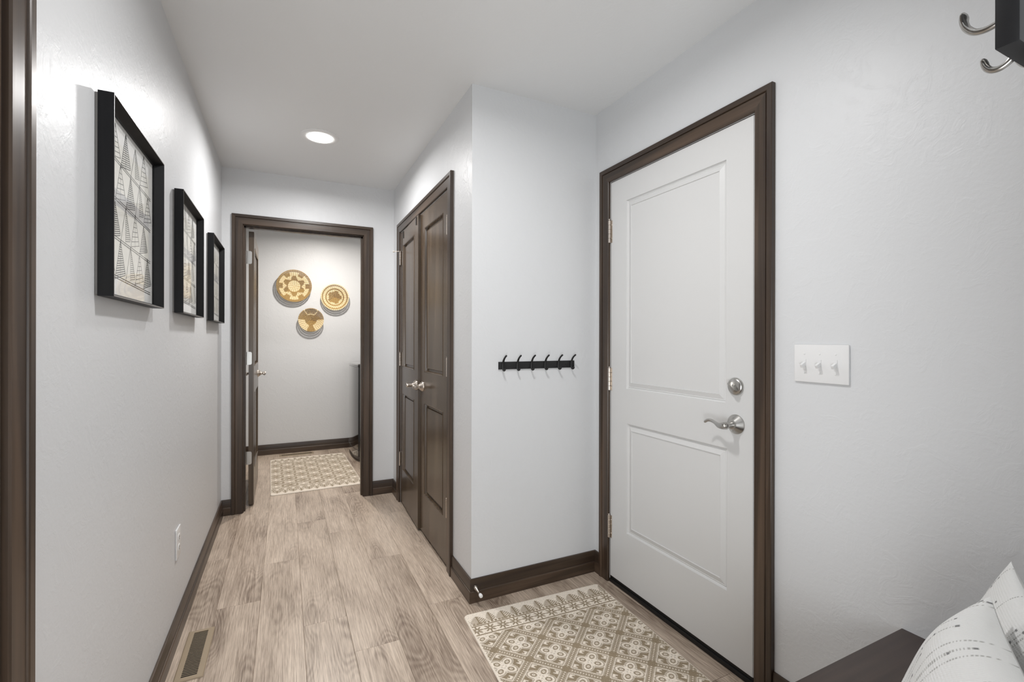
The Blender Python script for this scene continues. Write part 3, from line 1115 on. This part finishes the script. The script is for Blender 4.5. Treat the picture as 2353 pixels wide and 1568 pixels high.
def make_rug():
    W_, L_ = .706, 1.21
    st = .0024
    nu, nv = int(W_ / st), int(L_ / st)
    U, V = np.meshgrid(np.linspace(0, W_, nu + 1), np.linspace(0, L_, nv + 1))
    # rounded corners: pull grid corners in
    r = .022
    X, Y = U.copy(), V.copy()
    cu = np.clip(np.minimum(U, W_ - U), 0, r); cv = np.clip(np.minimum(V, L_ - V), 0, r)
    du, dvv = (r - cu) / r, (r - cv) / r
    k = np.maximum(np.hypot(du, dvv), 1e-9)
    mxx = np.maximum(du, dvv)
    fct = np.where((du > 0) & (dvv > 0), mxx / k, 1)
    X += np.where(U < W_ / 2, 1, -1) * r * du * (1 - fct)
    Y += np.where(V < L_ / 2, 1, -1) * r * dvv * (1 - fct)
    # antialiased mask: average of 9 samples
    ms = 0
    for a in (-.33, 0, .33):
        for b in (-.33, 0, .33):
            ms = ms + rug_pattern(U + a * st, V + b * st, W_, L_)
    ms = ms / 9
    d = np.minimum(np.minimum(U, W_ - U), np.minimum(V, L_ - V))
    Z = .0082 - .0045 * np.exp(-d / .003) - .0006 * ms + .0006 * np.sin(U * 9 + 1) * np.sin(V * 5)
    me = bpy.data.meshes.new('rug')
    vs = np.stack([X, -Y, Z], -1).reshape(-1, 3)
    idx = np.arange((nu + 1) * (nv + 1)).reshape(nv + 1, nu + 1)
    q = np.stack([idx[:-1, :-1], idx[1:, :-1], idx[1:, 1:], idx[:-1, 1:]], -1).reshape(-1, 4)
    # skirt down to the floor
    ring = np.concatenate([idx[0, :-1], idx[:-1, -1], idx[-1, :0:-1], idx[:0:-1, 0]])
    low = vs[ring].copy(); low[:, 2] = .0004
    base = len(vs)
    vs = np.concatenate([vs, low])
    n = len(ring)
    sk = np.stack([ring, np.roll(ring, -1), base + np.roll(np.arange(n), -1), base + np.arange(n)], -1)
    q = np.concatenate([q, sk])
    me.vertices.add(len(vs)); me.vertices.foreach_set('co', vs.ravel())
    me.loops.add(q.size); me.loops.foreach_set('vertex_index', q.ravel().astype(np.int32))
    me.polygons.add(len(q)); me.polygons.foreach_set('loop_start', np.arange(0, q.size, 4, dtype=np.int32))
    me.update(calc_edges=True)
    cream, brn = np.array([.88, .79, .68, 1]), np.array([.33, .262, .178, 1])
    col = cream[None] * (1 - ms.reshape(-1, 1)) + brn[None] * ms.reshape(-1, 1)
    col = np.concatenate([col, np.repeat(np.array([[.5, .45, .38, 1]]), n, 0)])
    at = me.color_attributes.new('weave', 'FLOAT_COLOR', 'POINT')
    at.data.foreach_set('color', col.astype(np.float32).ravel())
    me.polygons.foreach_set('use_smooth', [True] * len(me.polygons))
    me.materials.append(M['rug'])
    return me


rm = make_rug()
rg = bpy.data.objects.new('rug', rm)
C.objects.link(rg)
rg.location = (.7135, 1.962, 0)
rg.rotation_euler = (0, 0, R(-2.7))
tag(rg, 'cream and brown patterned cotton rug lying in front of the white entry door', 'rug', 'two matching patterned cotton rugs')
rg2 = rg.copy()
C.objects.link(rg2)
rg2.location = (-.138, 5.331, 0)
rg2.rotation_euler = (0, 0, R(1.6))
tag(rg2, 'cream and brown patterned cotton rug lying on the laundry floor beyond the far doorway', 'rug', 'two matching patterned cotton rugs')


# ------------------------------------------------------------------ woven baskets
def basket(cx, cz, rad, rings, kind, label):
    """coiled shallow bowl, open side to the room; every stitch is a lobe of the coil"""
    root_y = YF
    mb = MB()
    depth = .052
    tr = rad / rings / 2 * 1.12
    for i in range(rings):
        r_ = rad * (i + .45) / rings
        t = r_ / rad
        yy = YF - .010 - depth * t ** 2.2
        ns = max(10, int(2 * PI * r_ / .0105)) if i else 8
        seg = ns * 2
        sec = 6
        vs, fs, ms = [], [], []
        for k in range(seg):
            q = 2 * PI * k / seg
            bulge = 1.0 if k % 2 == 0 else .80
            for j in range(sec):
                w_ = 2 * PI * j / sec + .3
                rr = r_ + tr * bulge * math.cos(w_)
                vs.append((cx + rr * math.cos(q), yy + tr * bulge * math.sin(w_), cz + rr * math.sin(q)))
        base = len(mb.v)
        mb.v += vs
        for k in range(seg):
            q = (2 * PI * (k + .5) / seg)
            stitch = (k // 2)
            mi = stitch % 2 * 0
            dk = False
            qd = math.degrees(q) % 360
            if kind == 'flower':
                f6 = .5 + .5 * math.cos(6 * (q - PI / 2))
                if .34 < t < .42 + .24 * f6: dk = True
                if t > .82 or (t > .66 and f6 < .32): dk = True
            elif kind == 'rings':
                dk = t < .30 or (.36 < t < .44) or (.55 < t < .70) or (.80 < t < .93)
                if .44 < t < .50: dk = math.cos(5 * q) > .1
            else:
                sector = (qd > 2 and qd < 55) or (125 < qd < 178) or (250 < qd < 290)
                dk = t < .44 or sector
                if 60 < qd < 120 and t > .5: dk = True
            if dk:
                m_ = (2 if qd < 215 or qd > 340 else 3) if k % 2 == 0 else 0
            else:
                m_ = 1 if k % 4 else 0
            for j in range(sec):
                mb.f.append((base + k * sec + j, base + k * sec + (j + 1) % sec, base + ((k + 1) % seg) * sec + (j + 1) % sec, base + ((k + 1) % seg) * sec + j))
                mb.m.append(m_)
    o = build('woven_basket', mb, ['straw', 'straw2', 'brown', 'gold'], None, org=(cx, YF, cz - rad), smooth=False)
    return tag(o, label, 'wall basket', 'woven straw baskets on the laundry wall')


basket(.084, 1.813, .176, 14, 'flower', 'largest woven straw basket, with a six-point star, upper left of the three')
basket(.498, 1.7085, .150, 12, 'rings', 'medium woven straw basket with concentric brown rings, right of the three')
basket(.252, 1.448, .131, 11, 'wedge', 'smallest woven straw basket with dark wedges, lowest of the three')

# ------------------------------------------------------------------ washer
wz = thing('washing_machine', 'glossy black washing machine just visible behind the laundry door casing', 'washer', (1.0, 5.22, 0))
Y0w, Y1w, XFw = 4.885, 5.570, .622


def bow(inset, nseg=14, back=1.36):
    pts = []
    for k in range(nseg + 1):
        t = k / nseg
        y = Y0w + inset + (Y1w - Y0w - 2 * inset) * t
        x = XFw + inset + .036 * (abs(2 * t - 1) ** 2.4) - .0
        pts.append((x, y))
    return pts + [(back, Y1w - inset), (back, Y0w + inset)]


build('cabinet', MB().prism(bow(0), .055, .955), 'washer', wz, angle=30)
build('kick_base', MB().prism(bow(.02), .012, .055), 'washer_side', wz, angle=30)
build('front_seam', MB().prism(bow(-.0015, back=XFw + .08), .118, .122), 'washer_side', wz, angle=30)
tp = MB()
lv = [(bow(0), .957), (bow(-.004), .962), (bow(-.004), .975), (bow(.006), .984), (bow(.03), .988)]
n = len(lv[0][0])
vs = [(x, y, z) for p, z in lv for x, y in p]
fs = [(i * n + k, i * n + (k + 1) % n, (i + 1) * n + (k + 1) % n, (i + 1) * n + k) for i in range(len(lv) - 1) for k in range(n)]
fs += [tuple(range(n))[::-1], tuple((len(lv) - 1) * n + k for k in range(n))]
tp.add(vs, fs)
build('top_lid', tp, 'washer', wz, angle=40)
build('control_console', MB().prism([(1.20, .988), (1.36, .988), (1.36, 1.10), (1.30, 1.11), (1.22, 1.06)], Y0w + .01, Y1w - .01, axis='y'), 'washer', wz)
for x in (.74, 1.28):
    for y in (Y0w + .07, Y1w - .07):
        build('foot', MB().lathe([(.018, 0), (.018, .006), (.008, .008), (.008, .013)], (x, y, 0.0003), (0, 0, 1), 16), 'washer_side', wz)

# ------------------------------------------------------------------ bench, pillows, coat rack
bn = thing('bench', 'dark brown wooden bench in the nook at the bottom right corner', 'bench', (1.17, .46, 0))
BZ = .4595
build('seat_top', MB().box(SX + .01, XR - .0006, SY + .0006, .6715, BZ - .032, BZ, b=.002), 'bench', bn)
for x in (SX + .03, 1.16, XR - .032):
    build('side_panel', MB().box(x - .012, x + .012, SY + .016, .650, .0008, BZ - .0325), 'wood_z', bn, smooth=False)
for x0_, x1_ in ((SX + .0425, 1.1475), (1.1725, XR - .0445)):
    build('shelf', MB().box(x0_, x1_, SY + .018, .645, .12, .138), 'bench', bn, smooth=False)


def pillow(name, ear, xa, za, W_, Hh, tf, tbk, label, seed):
    """cushion with face normal xa x za; xa runs along its width, za up its height"""
    rnd = random.Random(seed)
    xa = Vector(xa).normalized(); za = Vector(za).normalized()
    nn = xa.cross(za).normalized()
    za = nn.cross(xa).normalized()
    nn = -nn      # front normal
    ctr = tuple(Vector(ear) - xa * W_ / 2 - za * Hh / 2)
    N_ = 220
    root = thing(name, label, 'cushion', Vector(ctr), group='white knitted cushions on the bench')
    root.location = ctr
    st = [(rnd.uniform(-.95, .95), rnd.uniform(-1, .3), rnd.uniform(.2, 1.3)) for _ in range(34)]
    for side, nm, mt in ((1, 'front_cover', 'knit'), (-1, 'back_cover', 'lining')):
        u = np.linspace(-1, 1, N_ + 1)
        U, V = np.meshgrid(u, u)
        prof = ((1 - np.abs(U) ** 2.6).clip(0) * (1 - np.abs(V) ** 2.6).clip(0)) ** .5
        th = (tf if side > 0 else tbk) * prof
        # sides pull in between the corner ears
        sx = W_ / 2 * (1 - .075 * (1 - np.abs(V) ** 2.5) * np.abs(U) ** 2)
        sz = Hh / 2 * (1 - .085 * (1 - np.abs(U) ** 2.5) * np.abs(V) ** 2)
        ca, cb = U * sx, V * sz
        th = th * (1 + .05 * np.sin(U * 5 + seed) * np.cos(V * 4))
        P = np.array(ctr)[None, None] + ca[..., None] * np.array(xa) + cb[..., None] * np.array(za) + (side * th)[..., None] * np.array(nn)
        vs = (P - np.array(ctr)).reshape(-1, 3)
        idx = np.arange((N_ + 1) ** 2).reshape(N_ + 1, N_ + 1)
        q = np.stack([idx[:-1, :-1], idx[:-1, 1:], idx[1:, 1:], idx[1:, :-1]], -1).reshape(-1, 4)
        if side < 0: q = q[:, ::-1]
        me = bpy.data.meshes.new(nm)
        me.from_pydata([tuple(v) for v in vs], [], [tuple(int(i) for i in f) for f in q])
        col = np.ones(((N_ + 1) ** 2, 4)) * np.array([.76, .76, .75, 1])
        Uf, Vf = U.ravel(), V.ravel()
        if side > 0:
            for v0_, a0_, ln in st:
                ms = (np.abs(Uf - v0_) < .011) & (Vf > a0_) & (Vf < a0_ + ln) & (np.mod(np.round((Vf + 1) * 70), 2) < 1)
                col[ms, :3] = (.42, .415, .40)
                mk = (np.abs(Uf - v0_) < .016) & (np.abs(Vf - a0_ - ln) < .016)
                col[mk, :3] = (.22, .22, .22)
        at = me.color_attributes.new('weave', 'FLOAT_COLOR', 'POINT')
        at.data.foreach_set('color', col.astype(np.float32).ravel())
        me.polygons.foreach_set('use_smooth', [True] * len(me.polygons))
        me.materials.append(M[mt])
        o = bpy.data.objects.new(nm, me)
        C.objects.link(o)
        o.parent = root
    return root


pillow('cushion', (1.150, .381, .772), (.886, .463, 0), (.15, -.287, .946), .400, .330, .082, .020,
       'white knitted cushion with faint grey dashes, the front one on the bench', 3)
pillow('cushion', (1.400, .4314, .762), (.886, .463, 0), (.17, -.32, .932), .400, .325, .034, .045,
       'white knitted cushion with bold dashed stripes, behind the other cushion', 5)

cr = thing('coat_rack', 'dark board with satin nickel coat hooks at the top right edge of the picture', 'coat rack', (1.05, SY, 1.53))
build('board', MB().box(SX - .0180, 1.40, SY + .0004, .2112, 1.5292, 1.660, b=.001), 'black', cr)


def coathook(x):
    F = .2112
    hb_ = MB().sweep([(x, F + .001, 1.5343), (x, F + .0013, 1.5382), (x, F + .0017, 1.5601), (x, F + .0013, 1.5883), (x, F + .001, 1.5930)],
                     [(.001, .003), (.0016, .007), (.002, .0075), (.0016, .007), (.001, .003)], up=(1, 0, 0), seg=18)
    base = build('hook', hb_, 'nickel', cr)
    for nm, pts in (('upper_prong', [(F + 0.0023, 1.5914, 0.0043, 0.0049), (F + 0.0125, 1.5867, 0.0033, 0.0038), (F + 0.0251, 1.5836, 0.0033, 0.0038), (F + 0.0360, 1.5859, 0.0035, 0.0042), (F + 0.0431, 1.5938, 0.0038, 0.0053), (F + 0.0458, 1.6024, 0.0036, 0.0069), (F + 0.0454, 1.6094, 0.0028, 0.0074), (F + 0.0443, 1.6122, 0.0012, 0.0039)]),
                    ('lower_prong', [(F + 0.0023, 1.5460, 0.0041, 0.0045), (F + 0.0078, 1.5382, 0.0033, 0.0035), (F + 0.0157, 1.5343, 0.0031, 0.0035), (F + 0.0227, 1.5358, 0.0034, 0.0041), (F + 0.0270, 1.5413, 0.0034, 0.0053), (F + 0.0282, 1.5476, 0.0028, 0.0064), (F + 0.0274, 1.5503, 0.0012, 0.0035)])):
        q = smooth_path([(x,) + p for p in pts], 6)
        build(nm, MB().sweep([a[:3] for a in q], [(a[3], a[4] * (1 + .4 * (i_ / len(q)) ** 3)) for i_, a in enumerate(q)], up=(1, 0, 0), seg=18), 'nickel', base)


for k in range(5):
    coathook(.705 + .145 * k)
